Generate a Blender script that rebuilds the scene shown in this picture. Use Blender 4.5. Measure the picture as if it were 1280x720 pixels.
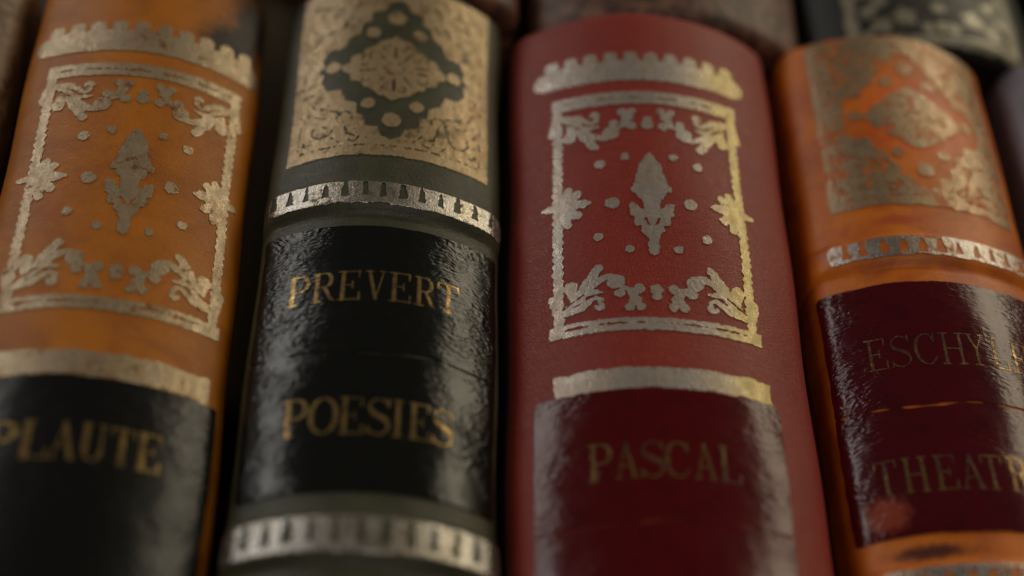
import bpy, math, random
import numpy as np
from math import pi, sin, cos, radians, sqrt
from mathutils import Matrix, Vector
random.seed(7)

# ------------------------------------------------------------------ scene
for o in list(bpy.data.objects): bpy.data.objects.remove(o)
scene = bpy.context.scene
COL = scene.collection
H = .130            # height of the spines' shoulders above the table

cd = bpy.data.cameras.new('camera'); cam = bpy.data.objects.new('camera', cd); COL.objects.link(cam)
scene.camera = cam
_F = 1778.0
_Y = np.array([-5., -2400., _F]); _Y /= np.linalg.norm(_Y)
_X = np.array([16700., (_F*_F - 5*16700)/2400., _F]); _X /= np.linalg.norm(_X)
_X -= _Y*(_X@_Y); _X /= np.linalg.norm(_X)
_Z = np.cross(_X, _Y)
_M = np.stack([_X, _Y, _Z], 1)           # camera(x right, y down, z forward) = M @ world
right, down, fwd = _M[0], _M[1], _M[2]
rot = Matrix([[right[i], -down[i], -fwd[i]] for i in range(3)])
cam.matrix_world = Matrix.Translation((0, 0, H+.150)) @ rot.to_4x4()
cd.sensor_width = 36; cd.lens = _F/1280*36
cd.clip_start = .01; cd.clip_end = 50
cd.dof.use_dof = True
cd.dof.focus_distance = .183
cd.dof.aperture_fstop = 5.8
cd.dof.aperture_blades = 7

w = bpy.data.worlds.new('World'); scene.world = w; w.use_nodes = True
w.node_tree.nodes['Background'].inputs[0].default_value = (1, .87, .72, 1)
w.node_tree.nodes['Background'].inputs[1].default_value = .085

def area(name, direction, dist, size, sizey, power, color):
    l = bpy.data.lights.new(name, 'AREA'); l.shape = 'RECTANGLE'; l.size = size; l.size_y = sizey
    l.energy = power; l.color = color
    o = bpy.data.objects.new(name, l); COL.objects.link(o)
    c = Vector((0.0, .105, H)); d = Vector(direction).normalized()
    o.location = c + d*dist
    yy = (Vector((0, 1, 0)) - d*d.y).normalized(); xx = yy.cross(d)      # long side runs along the books
    o.rotation_euler = Matrix([[xx[i], yy[i], d[i]] for i in range(3)]).to_euler()
    return o
area('window_light', (-.706, .60, .375), 1.0, .22, .8, 2.1, (1, .95, .88))
area('window_light', (.70, .60, .39), 1.0, .26, .8, 2.8, (1, .87, .62))
area('fill_light', (.1, -.45, 1.0), 1.4, .7, .7, 2.4, (1, .93, .84))  # unseen fill lamp, added to brighten the crowns of the spines

vs = scene.view_settings
vs.view_transform = 'Standard'; vs.look = 'None'; vs.exposure = 0; vs.gamma = 1

# ------------------------------------------------------------------ node helpers
class NT:
    def __init__(s, name):
        s.m = bpy.data.materials.new(name); s.m.use_nodes = True
        s.t = s.m.node_tree; s.t.nodes.clear()
        s.out = s.n('ShaderNodeOutputMaterial')
        s.uv = s.n('ShaderNodeUVMap').outputs[0]
    def n(s, typ, **kw):
        x = s.t.nodes.new(typ)
        for k, v in kw.items(): setattr(x, k, v)
        return x
    def set(s, inp, v):
        if isinstance(v, bpy.types.NodeSocket): s.t.links.new(v, inp)
        elif isinstance(v, (tuple, list)): inp.default_value = tuple(v) + ((1,) if len(v) == 3 and len(inp.default_value) == 4 else ())
        else: inp.default_value = v
    def math(s, op, a, b=0, c=None, clamp=False):
        x = s.n('ShaderNodeMath', operation=op); x.use_clamp = clamp
        s.set(x.inputs[0], a); s.set(x.inputs[1], b)
        if c is not None: s.set(x.inputs[2], c)
        return x.outputs[0]
    def mapping(s, loc=(0,0,0), rotz=0, scale=(1,1,1)):
        x = s.n('ShaderNodeMapping'); s.set(x.inputs[0], s.uv)
        x.inputs['Location'].default_value = loc; x.inputs['Rotation'].default_value = (0,0,rotz); x.inputs['Scale'].default_value = scale
        return x.outputs[0]
    def noise(s, scale, detail=3, rough=.5, vec=None, dist=0):
        x = s.n('ShaderNodeTexNoise'); s.set(x.inputs['Vector'], vec or s.uv)
        x.inputs['Scale'].default_value = scale; x.inputs['Detail'].default_value = detail
        x.inputs['Roughness'].default_value = rough; x.inputs['Distortion'].default_value = dist
        return x.outputs[0]
    def voro(s, scale, vec=None, feature='F1', smooth=.5):
        x = s.n('ShaderNodeTexVoronoi', feature=feature); s.set(x.inputs['Vector'], vec or s.uv)
        x.inputs['Scale'].default_value = scale
        return x.outputs['Distance']
    def step(s, v, a, b):      # smooth 0..1 between a and b
        x = s.n('ShaderNodeMapRange', interpolation_type='SMOOTHSTEP'); s.set(x.inputs[0], v)
        x.inputs[1].default_value = a; x.inputs[2].default_value = b
        return x.outputs[0]
    def mix(s, f, a, b):
        x = s.n('ShaderNodeMix', data_type='RGBA'); s.set(x.inputs[0], f); s.set(x.inputs[6], a); s.set(x.inputs[7], b)
        return x.outputs[2]
    def bump(s, h, dist, strength=1, normal=None):
        x = s.n('ShaderNodeBump'); s.set(x.inputs['Height'], h)
        x.inputs['Distance'].default_value = dist; x.inputs['Strength'].default_value = strength
        if normal is not None: s.set(x.inputs['Normal'], normal)
        return x.outputs[0]
    def bsdf(s, **kw):
        x = s.n('ShaderNodeBsdfPrincipled')
        for k, v in kw.items(): s.set(x.inputs[k.replace('_', ' ')], v)
        return x
    def done(s, sh):
        s.t.links.new(sh.outputs[0] if hasattr(sh, 'outputs') else sh, s.out.inputs[0]); return s.m

# textures run in the mesh's UVs, which hold millimetres along the spine
def smooth_leather(name, col, dark, rough=.5, grain=1.0, seed=0., blot=.5, stains=(), spec=.5, sheen=0.):
    """covering leather: fine pores, faint long creases, blotchy dye"""
    N = NT(name)
    off = N.mapping(loc=(seed*37., seed*91., 0))
    b1 = N.noise(.12, 4, .6, off, .6); b2 = N.noise(.9, 5, .65, off)
    f = N.math('MULTIPLY', N.step(b1, .36, .66), blot)
    c = N.mix(f, col, dark)
    c = N.mix(N.math('MULTIPLY', N.step(b2, .5, .8), .35*blot), c, dark)
    rub = N.noise(.5, 6, .75, N.mapping(loc=(seed*5, seed*2, 0), scale=(.5, 1.6, 1)))
    c = N.mix(N.math('MULTIPLY', N.step(rub, .56, .74), .5), c, tuple(min(1, x*1.5+.012) for x in col))
    sep = N.n('ShaderNodeSeparateXYZ'); N.set(sep.inputs[0], N.uv)
    for (sx, sy, rx, ry, sc) in stains:
        dx = N.math('DIVIDE', N.math('SUBTRACT', sep.outputs[0], sx), rx)
        dy = N.math('DIVIDE', N.math('SUBTRACT', sep.outputs[1], sy), ry)
        d = N.math('SQRT', N.math('ADD', N.math('MULTIPLY', dx, dx), N.math('MULTIPLY', dy, dy)))
        d = N.math('ADD', d, N.math('MULTIPLY', N.math('SUBTRACT', b2, .5), 1.2))
        c = N.mix(N.step(d, 1.1, .35), c, sc)
    cr = N.voro(1.9, N.mapping(loc=(seed*13, 0, 0), scale=(1, 1.5, 1)), 'DISTANCE_TO_EDGE')
    crn = N.step(cr, 0, .12)
    fine = N.noise(4.5, 3, .6, off)
    long = N.noise(.8, 4, .6, N.mapping(scale=(.55, 2.2, 1)), 1.0)
    h = N.math('ADD', N.math('MULTIPLY', crn, .35), N.math('ADD', N.math('MULTIPLY', fine, .6), N.math('MULTIPLY', long, 1.2)))
    nb = N.bump(h, .00006*grain, 1)
    r = N.math('ADD', rough-.07, N.math('MULTIPLY', N.noise(.5, 4, .6, off), .16))
    return N.done(N.bsdf(Base_Color=c, Roughness=r, Normal=nb, Specular_IOR_Level=spec, Sheen_Weight=sheen, Sheen_Roughness=.45, Sheen_Tint=(1, .75, .68)))

def wrinkles(N, seed, amount):
    """fine ridges that run round the spine, deeper where the leather bends over the shoulders"""
    m0 = N.mapping(loc=(seed*3, 0, 0))
    warp = N.n('ShaderNodeVectorMath', operation='MULTIPLY_ADD')
    nz = N.n('ShaderNodeTexNoise'); N.set(nz.inputs['Vector'], m0); nz.inputs['Scale'].default_value = .22; nz.inputs['Detail'].default_value = 3
    N.set(warp.inputs[0], nz.outputs['Color']); warp.inputs[1].default_value = (3.2, 3.2, 0); N.set(warp.inputs[2], m0)
    mp = N.n('ShaderNodeMapping'); N.set(mp.inputs[0], warp.outputs[0]); mp.inputs['Rotation'].default_value = (0, 0, radians(14)); mp.inputs['Scale'].default_value = (1.15, 2.7, 1)
    w1 = N.voro(1.05, mp.outputs[0], 'SMOOTH_F1'); w2 = N.noise(1.3, 3, .55, mp.outputs[0], .6)
    sep = N.n('ShaderNodeSeparateXYZ'); N.set(sep.inputs[0], N.uv)
    amt = N.math('ADD', .35, N.math('MULTIPLY', N.step(N.math('ABSOLUTE', sep.outputs[0]), 4, 12), .75))
    amt = N.math('MULTIPLY', amt, N.math('ADD', .35, N.step(N.noise(.16, 2, .5, m0), .35, .65)))
    h = N.math('MULTIPLY', N.math('ADD', w1, N.math('MULTIPLY', w2, .45)), amt)
    nb = N.bump(h, .000080*amount, 1)
    return N.bump(N.noise(.2, 2, .5, m0), .00025, .6, nb)

def label_leather(name, col, col2, rough=.26, seed=0., stains=(), spec=.35, crease=1.):
    """polished title label: glossy, wrinkled grain that breaks up the window light"""
    N = NT(name)
    warp = N.noise(.12, 3, .5, N.mapping(loc=(seed*17, seed*5, 0)))
    sep = N.n('ShaderNodeSeparateXYZ'); N.set(sep.inputs[0], N.uv)
    nb = wrinkles(N, seed, crease)
    c = N.mix(N.step(N.noise(.25, 4, .6, N.mapping(loc=(seed*9, 0, 0))), .45, .75), col, col2)
    b2 = N.noise(.9, 5, .65)
    for (sx, sy, rx, ry, sc) in stains:
        dx = N.math('DIVIDE', N.math('SUBTRACT', sep.outputs[0], sx), rx)
        dy = N.math('DIVIDE', N.math('SUBTRACT', sep.outputs[1], sy), ry)
        d = N.math('SQRT', N.math('ADD', N.math('MULTIPLY', dx, dx), N.math('MULTIPLY', dy, dy)))
        d = N.math('ADD', d, N.math('MULTIPLY', N.math('SUBTRACT', b2, .5), .9))
        c = N.mix(N.step(d, 1.1, .5), c, sc)
    r = N.math('ADD', rough-.05, N.math('MULTIPLY', N.noise(.6, 4, .6), .14))
    return N.done(N.bsdf(Base_Color=c, Roughness=r, Normal=nb, Specular_IOR_Level=spec))

def foil(name, col, under, wear=.5, rough=.42, metal=.75, seed=0., wscale=.9, bump=.00008, crease=0., glint=None):
    """stamped metal leaf, rubbed thin where the leather shows through"""
    N = NT(name)
    off = N.mapping(loc=(seed*11, seed*29, 0))
    n1 = N.noise(wscale, 5, .65, off); n2 = N.noise(5, 3, .7, off); n3 = N.noise(.18, 3, .5, off)
    a = N.math('ADD', N.math('MULTIPLY', n1, .55), N.math('ADD', N.math('MULTIPLY', n2, .3), N.math('MULTIPLY', n3, .35)))
    hole = N.step(a, .80-.25*wear, .87-.25*wear)
    tint = N.mix(N.step(n3, .35, .7), col, (col[0]*1.0, col[1]*.93, col[2]*.80))
    nb = N.bump(N.math('ADD', N.noise(1.7, 4, .6), N.math('MULTIPLY', n2, .6)), bump, 1)
    if crease: nb = wrinkles(N, int(seed) % 10, crease)
    n4 = N.noise(.55, 4, .7, N.mapping(loc=(seed*7, 3, 0), scale=(1.6, .8, 1)))
    r = N.math('ADD', rough-.22, N.math('MULTIPLY', N.step(n4, .3, .72), .34))
    tint = N.mix(N.math('MULTIPLY', N.step(n2, .52, .75), .55), tint, tuple(x*.45 for x in col))
    tint = N.mix(N.math('MULTIPLY', N.step(n4, .55, .35), .4), tint, tuple(min(1, x*1.2) for x in col))
    if glint:      # gold glint on the lit side, painted into the leaf's tint
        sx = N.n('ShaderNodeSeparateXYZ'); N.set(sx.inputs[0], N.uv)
        w_ = N.step(N.math('ADD', sx.outputs[0], N.math('MULTIPLY', n4, 3.)), glint[0], glint[1])
        tint = N.mix(w_, tint, glint[2])
    g = N.bsdf(Base_Color=tint, Metallic=metal, Roughness=r, Normal=nb)
    l = N.bsdf(Base_Color=under, Roughness=.5, Normal=nb)
    mx = N.n('ShaderNodeMixShader'); N.set(mx.inputs[0], hole)
    N.t.links.new(g.outputs[0], mx.inputs[1]); N.t.links.new(l.outputs[0], mx.inputs[2])
    return N.done(mx)

def marbled(name, a, b, c, rough=.4, seed=0.):
    N = NT(name); off = N.mapping(loc=(seed*31, seed*7, 0))
    v = N.noise(.22, 5, .62, off, 1.2); v2 = N.voro(.28, off); v3 = N.noise(.5, 3, .5, off)
    col = N.mix(N.step(v, .42, .6), a, b)
    col = N.mix(N.math('MULTIPLY', N.step(v2, .28, .6), N.step(v3, .4, .65)), col, c)
    nb = N.bump(N.noise(2, 4, .6), .00008)
    return N.done(N.bsdf(Base_Color=col, Roughness=rough, Normal=nb))

def plain(name, col, rough=.7, sc=(1,1,1), vary=.35):
    N = NT(name); v = N.noise(.6, 4, .6, N.mapping(scale=sc))
    c = N.mix(N.math('MULTIPLY', v, vary), col, tuple(x*.4 for x in col))
    return N.done(N.bsdf(Base_Color=c, Roughness=rough, Normal=N.bump(v, .0001)))

# ------------------------------------------------------------------ book geometry
class Book:
    """rounded spine lying spine-up; s runs round the spine, t along it (metres)"""
    def __init__(b, x0, w, thm=38, yaw=0, lean=0, dz=0, y0=.165, head=-.005, tail=-.172, r=.0045, bands=(), seed=0, wav=1.):
        b.x0, b.y0, b.W, b.th, b.r = x0, y0, w/2, radians(thm), r
        b.R = (b.W - r*(1-sin(b.th)))/sin(b.th)
        b.drop = b.R*(1-cos(b.th)) + r*cos(b.th)
        b.s1 = b.R*b.th; b.s2 = b.s1 + r*(pi/2-b.th)
        b.yaw, b.lean, b.dz = radians(yaw), radians(lean), dz
        b.head, b.tail, b.bands, b.seed, b.wav = head, tail, bands, seed, wav
    def prof(b, s):
        s = np.asarray(s, float); a = np.abs(s); g = np.sign(s)
        th = np.where(a < b.s1, a/b.R, np.minimum(b.th + (a-b.s1)/b.r, pi/2))
        x = np.where(a < b.s1, b.R*np.sin(th), b.R*sin(b.th) + b.r*(np.sin(th)-sin(b.th)))
        z = np.where(a < b.s1, b.R*(np.cos(th)-1), b.R*(cos(b.th)-1) + b.r*(np.cos(th)-cos(b.th))) - np.maximum(a-b.s2, 0)
        return g*x, z + b.drop, g*np.sin(th), np.cos(th)
    def relief(b, s, t):
        h = np.zeros(np.broadcast(s, t).shape)
        for (tc, hw, ht) in b.bands:
            d = np.clip(np.abs(t-tc)/hw, 0, 1.6)
            k = np.clip((1.45-d)/.6, 0, 1); k = k*k*(3-2*k)
            e = np.clip((b.s2-.0005-np.abs(s))/.004, 0, 1)
            h = h + ht*k*(.1+.9*e)
            h = h - .00032*np.exp(-((t-tc+hw*1.5+.0002)/.00028)**2)
        q = b.seed*1.7
        h = h + b.wav*.00012*(np.sin(t*210+q+np.sin(s*160+q))+np.sin(s*330+t*90+q*2)*.6)
        # turned-in caps at head and tail
        for end, sg in ((b.head, 1), (b.tail, -1)):
            d = np.clip((.0022 - sg*(end-t))/.0022, 0, 1)
            h = h - .0022*(1-np.sqrt(np.clip(1-d*d, 0, 1)))
        return h
    def tr(b, x, t, z):
        x, z = x*cos(b.lean) + z*sin(b.lean), -x*sin(b.lean) + z*cos(b.lean)
        return np.stack([x*cos(b.yaw)-t*sin(b.yaw)+b.x0+0*z, x*sin(b.yaw)+t*cos(b.yaw)+b.y0+0*z, z+H+b.dz+0*x+0*t], -1)
    def pt(b, s, t, off=0.):
        s = np.asarray(s, float); t = np.asarray(t, float)
        x, z, nx, nz = b.prof(s); o = b.relief(s, t) + off
        return b.tr(x+nx*o, t, z+nz*o)

def link_mesh(name, verts, faces, mat, parent=None, uvs=None, smooth=True, origin=None):
    verts = np.asarray(verts, float)
    me = bpy.data.meshes.new(name)
    o = origin if origin is not None else np.zeros(3)
    me.from_pydata((verts-o).tolist(), [], faces)
    if uvs is not None:
        lay = me.uv_layers.new(name='UVMap')
        idx = np.empty(len(me.loops), dtype=np.int32); me.loops.foreach_get('vertex_index', idx)
        lay.data.foreach_set('uv', np.asarray(uvs, np.float32)[idx].ravel())
    me.materials.append(mat)
    if smooth: me.polygons.foreach_set('use_smooth', [True]*len(me.polygons))
    me.update()
    ob = bpy.data.objects.new(name, me); COL.objects.link(ob)
    if parent is not None: ob.parent = parent      # parts are stored relative to the book's base
    return ob

def grid_patch(b, S, T, off, thick=None):
    """draped patch over the spine; returns verts, faces, uvs. thick: walls down to the leather"""
    n, m = len(S), len(T)
    SS, TT = np.meshgrid(S, T)
    V = b.pt(SS, TT, off).reshape(-1, 3); UV = np.stack([SS.ravel()*1e3, TT.ravel()*1e3], 1)
    F = [(j*n+i, j*n+i+1, (j+1)*n+i+1, (j+1)*n+i) for j in range(m-1) for i in range(n-1)]
    return V, F, UV

def noise2(x, y, scale, seed):
    """smooth value noise, -1..1 (for ragged stamping edges)"""
    rs = np.random.RandomState(seed); tab = rs.rand(64, 64)*2-1
    x = x*scale+1000; y = y*scale+1000
    xi = np.floor(x).astype(int); yi = np.floor(y).astype(int); fx = x-xi; fy = y-yi
    fx = fx*fx*(3-2*fx); fy = fy*fy*(3-2*fy)
    g = lambda a, c: tab[a % 64, c % 64]
    return (g(xi, yi)*(1-fx)+g(xi+1, yi)*fx)*(1-fy) + (g(xi, yi+1)*(1-fx)+g(xi+1, yi+1)*fx)*fy

# signed distances in millimetres, negative inside
def circ(x, y, cx, cy, r): return np.hypot(x-cx, y-cy)-r
def seg(x, y, x0, y0, x1, y1, w0, w1=None):
    w1 = w0 if w1 is None else w1
    dx, dy = x1-x0, y1-y0; L = dx*dx+dy*dy+1e-9
    k = np.clip(((x-x0)*dx+(y-y0)*dy)/L, 0, 1)
    return np.hypot(x-x0-k*dx, y-y0-k*dy) - (w0+(w1-w0)*k)/2
def box(x, y, x0, x1, y0, y1): return np.maximum(np.abs(x-(x0+x1)/2)-(x1-x0)/2, np.abs(y-(y0+y1)/2)-(y1-y0)/2)
def poly(x, y, P):
    P = np.array(P, float); d = np.full(x.shape, 1e9); ins = np.zeros(x.shape, bool)
    for i in range(len(P)):
        a, c = P[i-1], P[i]
        d = np.minimum(d, seg(x, y, a[0], a[1], c[0], c[1], 0))
        cond = (a[1] > y) != (c[1] > y)
        with np.errstate(divide='ignore', invalid='ignore'):
            xi = (c[0]-a[0])*(y-a[1])/(c[1]-a[1]+1e-12)+a[0]
        ins ^= cond & (x < xi)
    return np.where(ins, -d, d)

def march(name, b, f, bbox, res, mat, parent, off=.00011, edge=(.13, 2.6, .08, 6.), seed=1, skirt=.00013, place=(0, 0, 0, 1)):
    """turn a 2-D signed distance into a thin raised leaf draped on the spine (marching squares)"""
    x0, x1, y0, y1 = bbox
    xs = np.arange(x0, x1+res, res); ys = np.arange(y0, y1+res, res)
    X, Y = np.meshgrid(xs, ys)
    D = f(X, Y)
    D = D + edge[0]*noise2(X, Y, edge[1], seed) + edge[2]*noise2(X, Y, edge[3], seed+5)
    D = np.where(np.abs(D) < 1e-5, 1e-5, D)
    D[0, :] = D[-1, :] = 1; D[:, 0] = D[:, -1] = 1
    n, m = len(xs), len(ys)
    ins = D < 0
    verts = []; vid = {}; faces = []; bedges = []
    def gv(j, i):
        k = (j, i)
        if k not in vid: vid[k] = len(verts); verts.append((xs[i], ys[j]))
        return vid[k]
    def ev(j, i, j2, i2):
        k = (j, i, j2, i2)
        if k not in vid:
            a, c = D[j, i], D[j2, i2]; q = a/(a-c)
            vid[k] = len(verts); verts.append((xs[i]+(xs[i2]-xs[i])*q, ys[j]+(ys[j2]-ys[j])*q))
        return vid[k]
    I = ins.astype(int)
    code = I[:-1, :-1]+2*I[:-1, 1:]+4*I[1:, 1:]+8*I[1:, :-1]
    for j, i in zip(*np.nonzero(code)):
        c = code[j, i]
        if c == 15:
            faces.append((gv(j, i), gv(j, i+1), gv(j+1, i+1), gv(j+1, i))); continue
        cor = [(j, i), (j, i+1), (j+1, i+1), (j+1, i)]
        def e(k):
            a, d = cor[k], cor[(k+1) % 4]
            lo, hi = (a, d) if a < d else (d, a)
            return ev(*lo, *hi)
        bit = [c >> k & 1 for k in range(4)]
        if c in (5, 10):
            for k in range(4):
                if bit[k]:
                    p, q = e((k+3) % 4), e(k); faces.append((p, gv(*cor[k]), q)); bedges.append((q, p))
            continue
        ring = []; cut = []
        for k in range(4):
            if bit[k]: ring.append(gv(*cor[k]))
            if bit[k] != bit[(k+1) % 4]:
                q = e(k); ring.append(q); cut.append((q, bit[k]))
        faces.append(tuple(ring))
        a = [q for q, s_ in cut if s_]; d = [q for q, s_ in cut if not s_]
        if a and d: bedges.append((a[0], d[0]))
    if not verts: return None
    P = np.array(verts)
    ox, oy, ang, sc = place
    ca, sa = cos(radians(ang)), sin(radians(ang))
    S = (P[:, 0]*ca - P[:, 1]*sa)*sc + ox; T = (P[:, 0]*sa + P[:, 1]*ca)*sc + oy
    top = b.pt(S/1e3, T/1e3, off)
    nb = len(P)
    bv = sorted({v for e_ in bedges for v in e_}); up = {v: nb+k for k, v in enumerate(bv)}; lo = {v: nb+len(bv)+k for k, v in enumerate(bv)}
    bi = np.array(bv, int)
    V = np.vstack([top, top[bi], b.pt(S[bi]/1e3, T[bi]/1e3, off-skirt)])
    UV = np.stack([S, T], 1); UV = np.vstack([UV, UV[bi], UV[bi]])
    faces += [(up[p], up[q], lo[q], lo[p]) for p, q in bedges]
    return link_mesh(name, V, faces, mat, parent, UV)

# ------------------------------------------------------------------ stamps
def frame_sdf(parts=('scallop', 'frame')):
    """the tooled compartment: scalloped strip, double rules, corner vines, side fleurons, centre finial"""
    def f(x, y):
        a = np.abs(x); d = np.full(x.shape, 9.)
        def add(v):
            nonlocal d; d = np.minimum(d, v)
        # rules
        add(box(x, y, -13.9, 13.9, -20.6, -18.7)); add(box(x, y, -13.4, 13.4, 17.9, 20.2))
        wob = .22*np.sin(y*5.2)
        add(np.maximum(np.abs(a-12.6)-.68-wob*.5, np.abs(y)-19.6))
        d = np.maximum(d, -(np.minimum(box(a, y, 1.5, 11.9, -19.68, -19.32), box(a, y, 0, 11.8, 18.9, 19.2)) + .07*(1+np.sin(x*1.3+y))))
        # centre finial
        half = [(0, 8.6), (.7, 8.0), (.95, 7.1), (1.45, 6.4), (1.7, 5.2), (2.05, 4.2), (2.2, 3.0), (2.75, 2.3), (2.7, 1.7), (2.0, 1.5), (1.8, .7), (1.25, .2), (1.0, -.5), (1.1, -1.3), (1.6, -1.2), (1.9, -.6), (2.7, -.2), (3.1, -.5), (2.85, -1.4), (2.9, -2.3), (2.3, -2.6), (2.5, -3.4), (2.2, -4.1), (1.5, -4.1), (1.6, -4.9), (1.0, -5.5), (.6, -6.4), (.75, -7.3), (.6, -8.6), (0, -8.9)]
        fin = poly(a, y, half+[(-1, -8.8), (-1, 8.5)])
        fin = np.maximum(fin, -seg(a, y, .35, -4.0, .9, -2.9, .34))
        add(fin)
        for (u, v, r) in ((6.7, 6.9, .74), (3.3, 8.0, .62), (5.2, -.1, .95), (7.1, -5.6, .66), (3.2, -7.8, .62)): add(circ(a, y, u, v, r))
        # side fleurons
        for (u0, v0, u1, v1, w0, w1) in ((11.9, .8, 11.0, 3.0, 1.9, 1.2), (11.9, .4, 9.0, .3, 2.2, 1.3), (11.9, .2, 11.2, -2.9, 2.0, 1.2), (12, .5, 14.6, .5, 1.8, .7), (11.9, .5, 9.9, 2.1, 1.5, 1.3), (11.9, .3, 9.9, -1.6, 1.5, 1.3), (9, .3, 8.2, .25, .8, .6)):
            add(seg(a, y, u0, v0, u1, v1, w0, w1))
        # corner vines: the same at the foot and, mirrored, at the head
        for sg, k in ((-1, 0.), (1, .9)):
            yy = y*sg; g = lambda v: v-k*.6
            for (u0, v0, u1, v1, w0, w1) in ((12.7, 17.2, 10.0, 15.2, .55, 1.3), (10.0, 15.2, 8.5, 12.9, 1.5, 1.9), (8.5, 12.9, 7.5, 10.8, 1.7, 1.0),
                    (8.3, 13.2, 6.2, 12.1, 1.2, .8), (8.8, 14.2, 6.7, 14.5, 1.2, .25), (10.6, 15.2, 10.9, 13.4, 1.1, 1.5), (12.6, 17.3, 9.6, 16.5, .5, 1.1), (9.6, 16.5, 7.7, 15.2, 1.0, .6),
                    (7.7, 15.2, 6.9, 15.7, .6, .6), (5.2, 13.2, 3.3, 14.5, .7, .5), (3.3, 14.5, 2.6, 16.0, 1.0, 1.2), (5.6, 12.6, 6.4, 12.1, .6, .5), (12.8, 16.6, 13.4, 14.4, 1.4, 1.2)):
                add(seg(a, yy, u0, g(v0), u1, g(v1), w0, w1))
            for (u, v, r) in ((7.3, 10.7, .6), (10.9, 13.2, .95), (7.2, 16.6, .72), (5.1, 13.0, 1.15), (4.6, 14.8, .7), (5.7, 12.3, .6), (2.2, 14.2, .75), (2.7, 16.0, .85), (3.5, 17.0, .62), (2.0, 17.0, .6)):
                add(circ(a, yy, u, g(v), r))
            add(circ(a, yy, 0, g(14.4), .85)); add(circ(a, yy, .1, g(15.4), .55))
            d = np.maximum(d, -circ(a, yy, 7.5, g(16.3), .22))
            d = np.maximum(d, -(seg(a, yy, 12.0, g(16.3), 9.4, g(14.6), .28)))
        return d
    return f
def scallop_sdf(x, y):
    q = (x+13.2)/2.94; c = np.clip(np.round(q), 0, 9)
    teeth = np.hypot(np.maximum(np.abs(x-(c*2.94-13.2))-.2, 0), np.maximum(np.abs(y-26.7)-.45, 0))-.82
    ends = np.maximum(circ(np.abs(x), y, 14.2, 24.2, 1.75), 22.4-y)
    d = np.minimum(np.minimum(box(x, y, -14.2, 14.2, 22.4, 26.3), teeth), ends)
    return d
def panel_sdf(top=16.6, bot=-16.4, half=14.3, grow=0.):
    """solid gilt panel with a dark lozenge left in reserve, rosette and dots inside"""
    def f(x, y):
        a = np.abs(x); yy = np.abs(y)
        d = box(x, y, -half, half, bot, top)
        L = [(0, 13.6), (1.3, 12.9), (1.9, 11.4), (3.6, 11.0), (3.7, 9.3), (4.9, 8.6), (5.0, 6.8), (6.6, 6.0), (7.3, 4.0), (9.3, 3.9), (10.3, 2.2), (10.0, .9), (10.7, 0)]
        loz = poly(a, yy, L+[(10.7, -1), (-1, -1), (-1, 13.6)]) - grow
        d = np.maximum(d, -loz)
        R_ = [(0, 6.2), (1.2, 5.4), (2.2, 5.2), (2.9, 4.2), (4.1, 3.7), (4.6, 2.7), (6.0, 2.3), (6.2, 1.2), (7.3, .4), (7.3, -1), (-1, -1), (-1, 6.2)]
        d = np.minimum(d, poly(a, yy, R_))
        for (u, v, r) in ((0, 9.9, 1.3), (3.3, 6.9, 1.0), (8.5, .9, .0)):
            if r: d = np.minimum(d, circ(a, yy, u, v, r))
        d = np.minimum(d, circ(a, y, 8.6, .4, 1.05))
        # engraved scrollwork
        def cut(v):
            nonlocal d; d = np.maximum(d, -v)
        ring = lambda cx, cy, r, wd, skip: np.maximum(np.abs(np.hypot(a-cx, yy-cy)-r)-wd, skip)
        cut(ring(9.4, 11.2, 1.5, .13, -(yy-10.9+(a-9.4)*.3)))
        cut(seg(a, yy, 8.6, 11.2, 9.3, 10.6, .2)); cut(seg(a, yy, 9.9, 7.2, 7.6, 8.1, .42, .12)); cut(seg(a, yy, 7.6, 8.1, 6.6, 9.6, .5, .15))
        cut(seg(a, yy, 6.6, 9.6, 5.9, 12.4, .12, .3)); cut(seg(a, yy, 5.9, 12.4, 4.4, 13.1, .5, .12)); cut(seg(a, yy, 12.2, 12.8, 11.4, 13.6, .4, .1))
        cut(seg(a, yy, 11.8, 5.0, 10.9, 7.0, .16, .3)); cut(seg(a, yy, 12.4, 8.4, 11.6, 9.9, .22, .12)); cut(seg(a, yy, 8.0, 12.9, 6.9, 14.0, .14, .26))
        rr = np.hypot(a*.82, yy); th = np.arctan2(yy, a*.82)
        cut(np.where(rr < 5.2, np.maximum(np.abs(rr-1.1)-.09, -np.cos(6*th)-.3), 9)); cut(seg(a, yy, 1.4, 1.6, 2.5, 3.4, .32, .1)); cut(seg(a, yy, 2.2, .4, 4.6, .6, .1, .34)); cut(seg(a, yy, 0, 2.2, .2, 4.4, .36, .1))
        cut(ring(4.0, 1.9, .62, .09, -(yy-1.6))); cut(ring(1.2, 4.0, .5, .08, -(a-.9)))
        cut(ring(6.4, 9.3, 1.0, .12, yy-9.7)); cut(ring(11.3, 3.2, .9, .11, -(a-11.0))); cut(ring(5.0, 13.2, .75, .1, -(yy-13.0))); cut(ring(11.6, 12.9, .7, .1, -(yy-12.6)))
        cut(seg(a, yy, 10.6, 8.6, 8.8, 9.2, .3, .1)); cut(seg(a, yy, 12.2, 6.4, 11.6, 8.1, .1, .26))
        cut(box(x, yy, -12.4, 12.4, 14.62, 14.78) + .05*np.sin(x*1.7)); cut(seg(a, yy, 3.0, 13.6, 4.2, 12.2, .12, .22))
        cut(box(a, y, 12.75, 12.87, -14.3, 14.3) + .05*np.sin(y*1.9))
        return d
    return f
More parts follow.
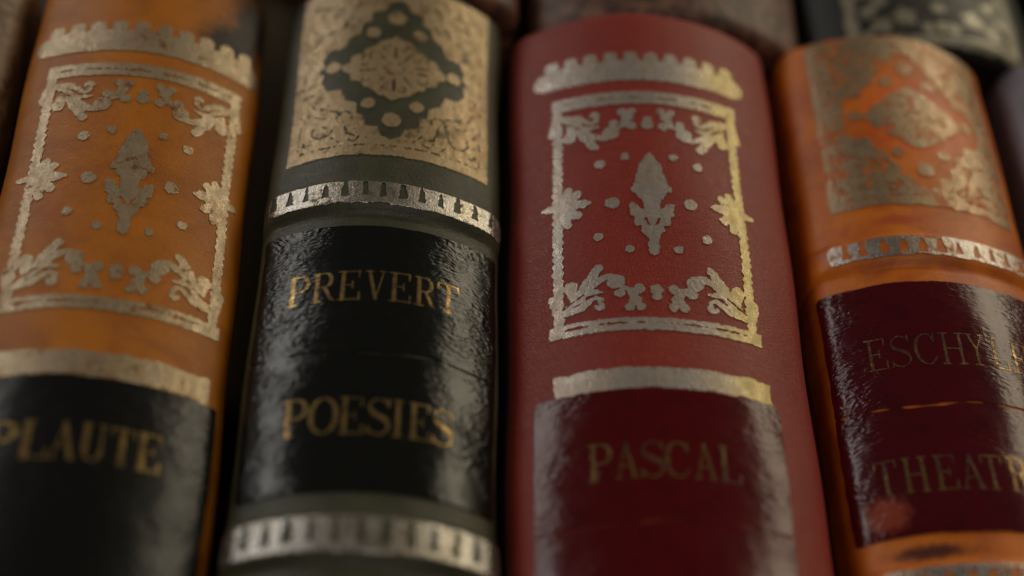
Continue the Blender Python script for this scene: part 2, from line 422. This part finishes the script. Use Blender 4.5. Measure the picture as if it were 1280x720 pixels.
def teeth_band(n, pitch, x0, hw, h0, h1, sl0, sl1, sw, seed=0):
    """metal strip along a raised band with dark notches"""
    def f(x, y):
        d = box(x, y, -hw+.9, hw-.9, h0+.9, h1-.9)
        d = np.maximum(box(x, y, -hw, hw, h0, h1), 0*x)*0 + np.hypot(np.maximum(np.abs(x)-hw+1.2, 0), np.maximum(np.abs(y-(h0+h1)/2)-(h1-h0)/2+1.2, 0))-1.2
        c = np.clip(np.round((x-x0)/pitch), 0, n-1)
        rs = np.random.RandomState(seed+3); jit = rs.rand(n)*.3-.15; ww = sw*(.75+.5*rs.rand(n)); ci = c.astype(int)
        xc = x0+c*pitch+jit[ci]
        k = np.clip((y-sl0)/(sl1-sl0), 0, 1)
        slot = np.maximum(np.abs(x-xc)-ww[ci]*(1.15-.65*k)/2, np.abs(y-(sl0+sl1)/2)-(sl1-sl0)/2)
        return np.maximum(d, -slot)
    return f

# ------------------------------------------------------------------ lettering (engraver's roman capitals, 1 unit high)
TK, TN, SR = .17, .055, .045
def arc(cx, cy, rx, ry, a0, a1, n=14, thick=TK, thin=TN):
    o = []
    for k in range(n):
        q0, q1 = radians(a0+(a1-a0)*k/n), radians(a0+(a1-a0)*(k+1)/n)
        w_ = lambda q: thin+(thick-thin)*abs(cos(q))**1.3
        o.append((cx+rx*cos(q0), cy+ry*sin(q0), cx+rx*cos(q1), cy+ry*sin(q1), w_(q0), w_(q1)))
    return o
def serif(x, y, h=.15): return [(x-h, y, x+h, y, SR, SR)]
def stem(x, y0=0., y1=1., w_=TK): return [(x, y0+.04, x, y1-.04, w_, w_)] + serif(x, .02 if y0 == 0 else y0) + serif(x, .98)
def arms(x0, x1, y, up, k=.16): return [(x0, y, x1, y, TN, TN), (x1-.015, y, x1-.015, y+up*k, .09, .035)]
G = {
 'P': stem(.2) + [(.2, .98, .42, .98, TN, TN), (.2, .46, .42, .46, TN, TN)] + arc(.42, .72, .25, .26, -90, 90),
 'L': stem(.22) + arms(.22, .76, .025, 1, .24),
 'A': [(.42, .96, .74, .04, TK*.9, TK), (.42, .97, .13, .04, TN, TN), (.22, .34, .58, .34, TN, TN)] + serif(.13, .02, .12) + serif(.74, .02, .14),
 'U': [(.2, .97, .2, .3, TK, TK), (.68, .97, .68, .3, TN*1.4, TN*1.4)] + arc(.44, .3, .24, .28, 180, 360, thick=.13) + serif(.2, .98) + serif(.68, .98, .12),
 'T': stem(.42) + [(.04, .97, .8, .97, TN, TN), (.06, .97, .05, .76, .09, .03), (.79, .97, .8, .76, .09, .03)],
 'E': stem(.2) + arms(.2, .72, .975, -1, .2) + arms(.2, .74, .025, 1, .24) + [(.2, .51, .5, .51, TN, TN), (.51, .63, .51, .39, .05, .05)],
 'R': stem(.2) + [(.2, .98, .42, .98, TN, TN), (.2, .5, .42, .5, TN, TN)] + arc(.42, .74, .23, .24, -90, 90) + [(.46, .48, .66, .1, TK*.8, TK*.8), (.66, .1, .78, .03, .1, .05)],
 'V': [(.14, .97, .42, .05, TK, TK*.9), (.7, .97, .42, .05, TN, TN)] + serif(.14, .98) + serif(.7, .98, .12),
 'O': arc(.42, .5, .34, .475, 0, 360, 30),
 'S': arc(.40, .74, .22, .235, 30, 180, 12, .07, .05) + [(.18, .74, .24, .62, .08, .13), (.24, .62, .56, .42, .15, .17), (.56, .42, .62, .28, .14, .09)] + arc(.38, .27, .24, .25, -150, 10, 12, .07, .05) + [(.6, .84, .62, .97, .05, .03), (.62, .8, .6, .97, .07, .03), (.16, .2, .15, .03, .07, .03)],
 'I': stem(.3),
 'C': arc(.44, .5, .34, .475, 62, 298, 22) + [(.62, .88, .68, .72, .09, .05), (.7, .97, .69, .72, .05, .05), (.6, .1, .72, .24, .05, .05)],
 'H': stem(.18) + stem(.74) + [(.18, .5, .74, .5, TN, TN)],
 'Y': [(.14, .97, .42, .5, TK, TK*.9), (.72, .97, .42, .5, TN, TN), (.42, .5, .42, .04, TK, TK)] + serif(.14, .98) + serif(.72, .98, .12) + serif(.42, .02),
}
def gext(c):
    xs = [v for g in G[c] for v in (g[0], g[2])]; return min(xs)-.03, max(xs)+.03
def word(b, text, spans, base, cap, mat, parent, off, slant=0., seed=1, wt=1.):
    """spans: left/right edge of every letter round the spine, mm"""
    items = []
    for ch, (l, r) in zip(text, spans):
        a, c = gext(ch); k = (r-l)/(c-a)
        for (x0, y0, x1, y1, w0, w1) in G[ch]:
            items.append((l+(x0-a)*k, base+y0*cap, l+(x1-a)*k, base+y1*cap, max(w0*wt*min(k, cap), .17), max(w1*wt*min(k, cap), .17)))
    x0, x1 = spans[0][0]-.6, spans[-1][1]+.6
    def f(x, y):
        d = np.full(x.shape, 9.)
        for it in items:
            xa, xb = min(it[0], it[2])-.8, max(it[0], it[2])+.8
            m_ = (x > xa) & (x < xb)
            d[m_] = np.minimum(d[m_], seg(x[m_], y[m_], *it))
        return d
    return march('lettering', b, f, (x0, x1, base-.6, base+cap+.6), .085, mat, parent, off=off, edge=(.03, 3., .03, 8.), seed=seed, skirt=.00003)

# ------------------------------------------------------------------ book builder
M_PAGE = plain('page_edges', (.42, .34, .22), .8, (14, .05, 1))
def build_book(b, kind, label, leather, depth=.122, group='leather bound books standing in two rows'):
    base = b.tr(np.array(0.), np.array((b.head+b.tail)/2), np.array(-.128+.0))
    base = np.array([float(base[0]), float(base[1]), .001])
    root = bpy.data.objects.new(kind, None); COL.objects.link(root); root.location = tuple(base)
    root.empty_display_size = .02
    root['label'] = label; root['category'] = 'book'
    if group: root['group'] = group
    b.root = root; b.base = base
    # spine leather
    S = np.concatenate([np.linspace(-b.s2-.004, -b.s2, 4)[:-1], np.linspace(-b.s2, b.s2, 120), np.linspace(b.s2, b.s2+.004, 4)[1:]])
    T = list(np.linspace(b.tail, b.tail+.0022, 8)[:-1]) + list(np.arange(b.tail+.0022, b.head-.0022, .00045)) + list(np.linspace(b.head-.0022, b.head, 8))
    V, F, UV = grid_patch(b, S, np.array(T), 0)
    # fold the turned-in ends down to the text block
    n = len(S)
    SS = S
    for row, end in ((0, b.tail), (len(T)-1, b.head)):
        x, z, nx, nz = b.prof(SS); o = -.0048
        inner = b.tr(x+nx*o, np.full(n, end-(.0006 if end == b.head else -.0006)), z+nz*o)
        k = len(V); V = np.vstack([V, inner]); UV = np.vstack([UV, np.stack([SS*1e3, np.full(n, end*1e3+2)], 1)])
        F += [(row*n+i, k+i, k+i+1, row*n+i+1) if row == 0 else (row*n+i, row*n+i+1, k+i+1, k+i) for i in range(n-1)]
    part(b, 'spine', V, F, leather, UV)
    # boards
    for sg in (-1, 1):
        xs = sg*(b.W-.0006); xi = sg*(b.W-.0034); zt = -.0035; zb = -.1285
        corners = []; faces = []
        # rounded-over top edge profile in (x,z), extruded along t
        prof = [(xi, zb), (xi, zt+.001), (xi+(xs-xi)*.3, zt+.0016), (xi+(xs-xi)*.75, zt+.0011), (xs, zt-.0002), (xs, zb+.0006), (xs-(xs-xi)*.2, zb)]
        ts = np.linspace(b.tail+.001, b.head-.0005, 40); m = len(prof)
        for t in ts:
            for (x, z) in prof: corners.append(b.tr(np.array(x), np.array(t), np.array(z)))
        for j in range(len(ts)-1):
            for i in range(m):
                q = (j*m+i, j*m+(i+1) % m, (j+1)*m+(i+1) % m, (j+1)*m+i)
                faces.append(q if sg < 0 else q[::-1])
        faces += [tuple(range(m))[::sg], tuple(range((len(ts)-1)*m, len(ts)*m))[::-sg]]
        C = np.array(corners, float)
        uv = np.stack([C[:, 2]*1e3+40*sg, (C[:, 1]-b.y0)*1e3], 1)
        part(b, 'cover_board', C, faces, leather, uv, smooth=False)
    # text block
    n = 21; ss = np.linspace(-1, 1, n); pr = [(b.W*.86*x, b.drop*.62*(1-x*x)-.004) for x in ss] + [(b.W*.86, -.1245), (-b.W*.86, -.1245)]
    C = []
    for t in (b.tail+.0045, b.head-.0045):
        for (x, z) in pr: C.append(b.tr(np.array(x), np.array(t), np.array(z)))
    m = len(pr); C = np.array(C, float)
    faces = [(i, (i+1) % m, m+(i+1) % m, m+i) for i in range(m)] + [tuple(range(m)), tuple(range(m, 2*m))[::-1]]
    part(b, 'page_block', C, faces, M_PAGE, np.stack([C[:, 0]*1e3, C[:, 2]*1e3], 1), smooth=False)
    return root
def part(b, name, V, F, mat, UV, smooth=True):
    o = link_mesh(name, V, F, mat, b.root, UV, smooth, origin=b.base)
    return o
def stamp(name, b, f, bbox, res, mat, place=(0, 0, 0, 1), **kw):
    o = march(name, b, f, bbox, res, mat, None, place=place, **kw)
    o.data.transform(Matrix.Translation(-Vector(b.base))); o.parent = b.root
    return o
def title_label(b, x0, x1, t0, t1, mat, th=.00020, groove=None, gw=.15, seed=2, name='title_label'):
    def f(x, y):
        d = np.hypot(np.maximum(np.abs(x-(x0+x1)/2)-(x1-x0)/2+.5, 0), np.maximum(np.abs(y-(t0+t1)/2)-(t1-t0)/2+.5, 0))-.5
        if groove is not None:
            g = groove + .35*noise2(x, x*0, .15, seed+9)
            d = np.maximum(d, gw-np.abs(y-g)+.05*noise2(x, y, .5, seed))
        return d
    return stamp(name, b, f, (x0-1, x1+1, t0-1, t1+1), .22, mat, off=th, edge=(.10, .5, .04, 2.5), seed=seed, skirt=th*.95)
def letters(b, *a, **k):
    o = word(b, *a, None, **k)
    o.data.transform(Matrix.Translation(-Vector(b.base))); o.parent = b.root
    return o

# ------------------------------------------------------------------ the table and what lies round the books
def slab(name, x0, x1, y0, y1, z0, z1, mat):
    V = [(x, y, z) for z in (z0, z1) for y in (y0, y1) for x in (x0, x1)]
    F = [(0, 2, 3, 1), (4, 5, 7, 6), (0, 1, 5, 4), (2, 6, 7, 3), (0, 4, 6, 2), (1, 3, 7, 5)]
    o = link_mesh(name, V, F, mat, None, [(v[0]*1e3, v[1]*1e3) for v in V], False); o['kind'] = 'structure'; return o
M_WOOD = plain('dark_wood', (.05, .028, .016), .5, (.25, .02, 1), .8)
slab('table', -.7, .7, -.5, .9, -.03, 0, M_WOOD)

# ------------------------------------------------------------------ materials of the books
ORANGE = (.52, .165, .003); RED = (.29, .017, .004); OLIVE = (.055, .058, .024); TAN = (.74, .19, .006)
L_orange = smooth_leather('orange_leather', ORANGE, (.28, .07, .006), .44, .9, 1., .5, spec=.45, stains=[(11.5, -17, 6, 5, (.012, .006, .004)), (15.5, -11, 6, 9, (.015, .006, .004))])
L_olive = smooth_leather('olive_leather', OLIVE, (.028, .027, .014), .44, .8, 2., .8, spec=.55)
L_red = smooth_leather('red_leather', RED, (.24, .012, .005), .43, 1.1, 3., .5, spec=.5, sheen=.12)
L_tan = smooth_leather('burnt_orange_leather', TAN, (.45, .085, .006), .36, .8, 4., .8, spec=.5, stains=[(-9, -91.5, 6, 1.3, (.10, .016, .006)), (-5, -42.3, 4, 1.2, (.50, .08, .01)), (.5, -23.0, 9, 9, (.78, .11, .006))])
L_black = smooth_leather('black_leather', (.012, .012, .012), (.006, .006, .006), .38, .9, 5., .5)
L_marb = marbled('brown_marbled_calf', (.12, .042, .026), (.035, .014, .012), (.20, .11, .06), .5, 1.)
L_marb2 = marbled('tan_marbled_calf', (.20, .115, .055), (.10, .05, .025), (.26, .17, .09), .45, 2.)
L_brown = marbled('dark_brown_calf', (.14, .045, .025), (.06, .022, .018), (.26, .10, .04), .5, 3.)
K_black = label_leather('black_label', (.0035, .0045, .004), (.006, .007, .006), .17, 1.)
K_black2 = label_leather('black_label_soft', (.0035, .004, .004), (.006, .006, .006), .27, 2., crease=.8)
K_wine = label_leather('wine_label', (.095, .0008, .003), (.07, .0006, .002), .17, 3., crease=.6)
K_wine2 = label_leather('wine_label_glossy', (.075, .0006, .005), (.05, .0005, .004), .16, 4., crease=1.1, stains=[(-13.2, -86.2, 3.2, 2.6, (.30, .05, .025))])
SILVER = (.33, .30, .26); GOLD = (.30, .20, .07)
F_or = foil('silver_foil_on_orange', (.42, .33, .22), (.16, .05, .015), .62, .40, .5, 1.)
F_red = foil('silver_foil_on_red', (.45, .395, .36), (.16, .05, .03), .42, .38, .5, 2., glint=(6., 12., (.44, .35, .16)))
F_ol = foil('pale_gold_foil', (.43, .32, .185), (.12, .085, .04), .66, .42, .45, 3., .7)
F_olb = foil('rib_foil', (.46, .44, .41), (.10, .06, .04), .6, .30, .85, 4.)
F_tan = foil('worn_gold_foil', (.38, .27, .17), (.55, .12, .010), .70, .40, .65, 5., .45)
F_tanb = foil('rib_foil_on_tan', (.44, .40, .37), (.42, .10, .012), .7, .30, .8, 6.)
F_blk = foil('silver_foil_on_black', (.32, .30, .24), (.02, .02, .015), .35, .45, .65, 7.)
T_gold = foil('gold_lettering', GOLD, (.03, .016, .006), .72, .34, .7, 1., 1.6, crease=1.)
T_wine = foil('gold_lettering_on_wine', (.26, .155, .05), (.05, .008, .008), .85, .34, .7, 4., 1.6, crease=1.)

# ------------------------------------------------------------------ front row
FR = frame_sdf()
# orange book
P = Book(-.0328, .0313, thm=34, yaw=1.5, lean=6, head=-.004, seed=1)
build_book(P, 'book', 'orange leather book with silver frame and black label reading PLAUTE', L_orange)
stamp('gilt_frame', P, FR, (-15.8, 15.8, -21.5, 21.2), .16, F_or, place=(.7, -46.2, .6, 1.0), seed=3)
stamp('gilt_band', P, scallop_sdf, (-17, 17, 21.5, 29.3), .16, F_or, place=(.7, -46.4, .6, 1.02), seed=4)
stamp('gilt_band', P, lambda x, y: box(x, y, -15.2, 14.2, -75.9, -72.6), (-16, 15.5, -77, -71.5), .16, F_or, seed=5, edge=(.25, .8, .1, 4))
title_label(P, -16.6, 15.6, -108, -76.1, K_black2, seed=6)
letters(P, 'PLAUTE', [(-10.37, -6.9), (-6.31, -3.1), (-3.02, -.1), (.1, 3.02), (3.35, 6.1), (6.3, 9.17)], -87.1, 4.8, T_gold, off=.00024, wt=1.15)

# olive book with raised bands
V_ = Book(.0024, .0312, head=-.0045, bands=((-.0460, .0019, .0008), (-.0945, .0023, .0009)), seed=2)
build_book(V_, 'book', 'dark olive leather book with black label reading PREVERT POESIES', L_olive)
stamp('gilt_panel', V_, panel_sdf(), (-15, 15, -17, 17.2), .15, F_ol, place=(0, -22.6, 0, 1), seed=7)
stamp('gilt_band', V_, teeth_band(14, 2.45, -15.7, 16.6, -1.75, 1.75, -.75, 1.62, .95), (-18.3, 18.3, -2.4, 2.4), .11, F_olb, place=(.7, -46.0, 0, 1), seed=8, edge=(.12, .6, .12, 3.))
stamp('gilt_band', V_, teeth_band(14, 2.6, -16.6, 17.6, -2.1, 2.1, -1.15, 1.85, 1.15, 5), (-19, 19, -2.8, 2.8), .11, F_olb, place=(.7, -94.5, 0, 1), seed=9, edge=(.12, .6, .1, 3.))
title_label(V_, -16.2, 16.2, -88.9, -51.0, K_black, groove=-70.4, seed=10)
letters(V_, 'PREVERT', [(-11.87, -8.98), (-8.56, -5.47), (-5.24, -2.37), (-1.93, .82), (1.04, 3.8), (4.14, 6.95), (7.12, 10.2)], -62.75, 4.5, T_gold, off=.00024, wt=.82)
letters(V_, 'POESIES', [(-10.54, -7.6), (-7.2, -3.94), (-3.81, -.94), (-.62, 2.1), (2.37, 3.7), (4.25, 6.9), (7.12, 9.88)], -81.6, 4.9, T_gold, off=.00024, seed=3, wt=.85)

# red book
R_ = Book(.0392, .0385, yaw=-.4, lean=-3, head=-.0067, seed=3)
build_book(R_, 'book', 'red leather book with silver frame and wine label reading PASCAL', L_red)
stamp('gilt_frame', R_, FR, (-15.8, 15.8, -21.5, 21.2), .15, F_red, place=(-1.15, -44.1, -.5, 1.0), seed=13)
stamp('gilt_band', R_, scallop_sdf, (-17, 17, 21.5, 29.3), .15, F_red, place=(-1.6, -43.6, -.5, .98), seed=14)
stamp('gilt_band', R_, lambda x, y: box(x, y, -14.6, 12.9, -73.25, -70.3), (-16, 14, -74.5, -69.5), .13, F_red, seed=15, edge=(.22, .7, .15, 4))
title_label(R_, -17.3, 13.8, -108, -73.4, K_wine, groove=-90.9, seed=16)
letters(R_, 'PASCAL', [(-10.73, -7.87), (-7.48, -4.7), (-4.5, -1.8), (-1.63, 1.24), (1.63, 4.5), (4.7, 7.48)], -85.4, 4.75, T_wine, off=.00024, wt=.85)

# burnt orange book
E_ = Book(.0768, .0325, head=-.0052, bands=((-.0475, .0019, .0008), (-.0957, .0021, .0009)), seed=4)
build_book(E_, 'book', 'burnt orange leather book with wine label reading ESCHYLE THEATRE', L_tan)
stamp('gilt_panel', E_, panel_sdf(half=14.0), (-15, 15, -17, 17.2), .15, F_tan, place=(.5, -23.2, -.5, 1), seed=27, edge=(.22, .9, .12, 4))
stamp('gilt_band', E_, teeth_band(13, 2.5, -13.9, 16.2, -1.6, 1.6, -1.1, 1.2, 1.0, 7), (-17.5, 17.5, -2.4, 2.4), .11, F_tanb, place=(1.2, -47.4, 0, 1), seed=28, edge=(.16, .7, .12, 3.))
stamp('gilt_band', E_, teeth_band(13, 2.5, -13.9, 16.2, -1.6, 1.9, -1.1, 1.2, 1.0, 9), (-17.5, 17.5, -2.4, 2.4), .13, F_tanb, place=(1.2, -95.5, 0, 1), seed=29, edge=(.16, .7, .12, 3.))
title_label(E_, -17.7, 15.5, -89.2, -53.0, K_wine2, groove=-71.7, gw=.14, seed=30)
letters(E_, 'ESCHYLE', [(-12.47, -9.75), (-9.4, -6.8), (-6.3, -3.6), (-3.2, .1), (.1, 2.95), (3.4, 6.0), (6.5, 9.4)], -66.0, 4.75, T_wine, off=.00024, wt=.62)
letters(E_, 'THEATRE', [(-13.95, -11.2), (-10.65, -7.6), (-7.0, -4.3), (-4.04, -1.1), (-1.4, 1.3), (1.85, 4.7), (5.0, 7.8)], -83.8, 4.75, T_wine, off=.00024, wt=.8, seed=4)

# neighbours cut by the frame
N1 = Book(-.0655, .0300, yaw=1.0, head=-.003, seed=5)
build_book(N1, 'book', 'tan marbled leather book at the left edge of the front row', L_marb2)
N2 = Book(.1128, .0320, yaw=-1.0, head=-.0045, seed=6)
L_black_sheen = smooth_leather('black_leather_grey_sheen', (.24, .225, .27), (.15, .14, .17), .42, .9, 6., .5)  # black leather whose grey sheen is put into the base colour
build_book(N2, 'book', 'black leather book with painted grey sheen at the right edge of the front row', L_black_sheen)

# ------------------------------------------------------------------ back row
def back(x0, w_, label, mat, yaw=0, dz=0, foot=-.003, seed=8, **k):
    b = Book(x0, w_, yaw=yaw, dz=dz, tail=foot, head=foot+.168, seed=seed, **k)
    build_book(b, 'book', label, mat)
    return b
A1 = back(.0100, .0215, 'dark brown calf book behind the olive and red books', L_brown, seed=9, foot=-.0040)
A2 = back(.0445, .0430, 'brown marbled book in the back row behind the red book', L_marb, seed=10, foot=-.0062, dz=-.0022)
A3 = back(.0865, .0385, 'black leather book with silver panel behind the burnt orange book', L_black, seed=11, foot=-.0048, dz=-.0030)
def floral_sdf(x, y):
    """bold flowered border seen on the far black book (foot and head alike)"""
    a = np.abs(x); d = np.minimum(box(x, y, -14.6, 14.6, 0, 1.5), box(x, y, -14.6, 14.6, 36.5, 38)); d = np.minimum(d, np.maximum(np.abs(a-13.6)-.95, np.abs(y-19)-19))
    for yy in (y, 38-y):
        for (u, v, r_) in ((5.6, 5.6, 1.0), (9.2, 4.0, .9), (11.0, 7.4, .8), (8.9, 9.4, .7), (2.2, 2.9, .6), (11.3, 11.6, .6)):
            q = np.hypot(a-u, yy-v); d = np.minimum(d, q - 1.75*r_*(1+.22*np.cos(5*np.arctan2(yy-v, a-u)+u)))
        d = np.minimum(d, circ(a, yy, 0, 7.4, 1.15)); d = np.minimum(d, seg(a, yy, 12.6, 2, 5.6, 5.6, .9, .5)); d = np.minimum(d, seg(a, yy, 0, 3.4, 0, 2.2, 1.6, .6))
        d = np.minimum(d, seg(a, yy, 12.8, 14, 9, 9.5, .5, .7))
    return np.minimum(d, np.abs(np.hypot(a, y-19)-4.6)-.9)
stamp('gilt_frame', A3, floral_sdf, (-15.4, 15.4, -.8, 38.8), .2, F_blk, place=(0, -4.2, 0, 1), seed=31, edge=(.3, .7, .1, 4))
A4 = back(-.0235, .032, 'plain brown leather book hidden behind the orange book', L_brown, seed=12)
A5 = back(.127, .033, 'black leather book at the right end of the back row', L_black, seed=13)
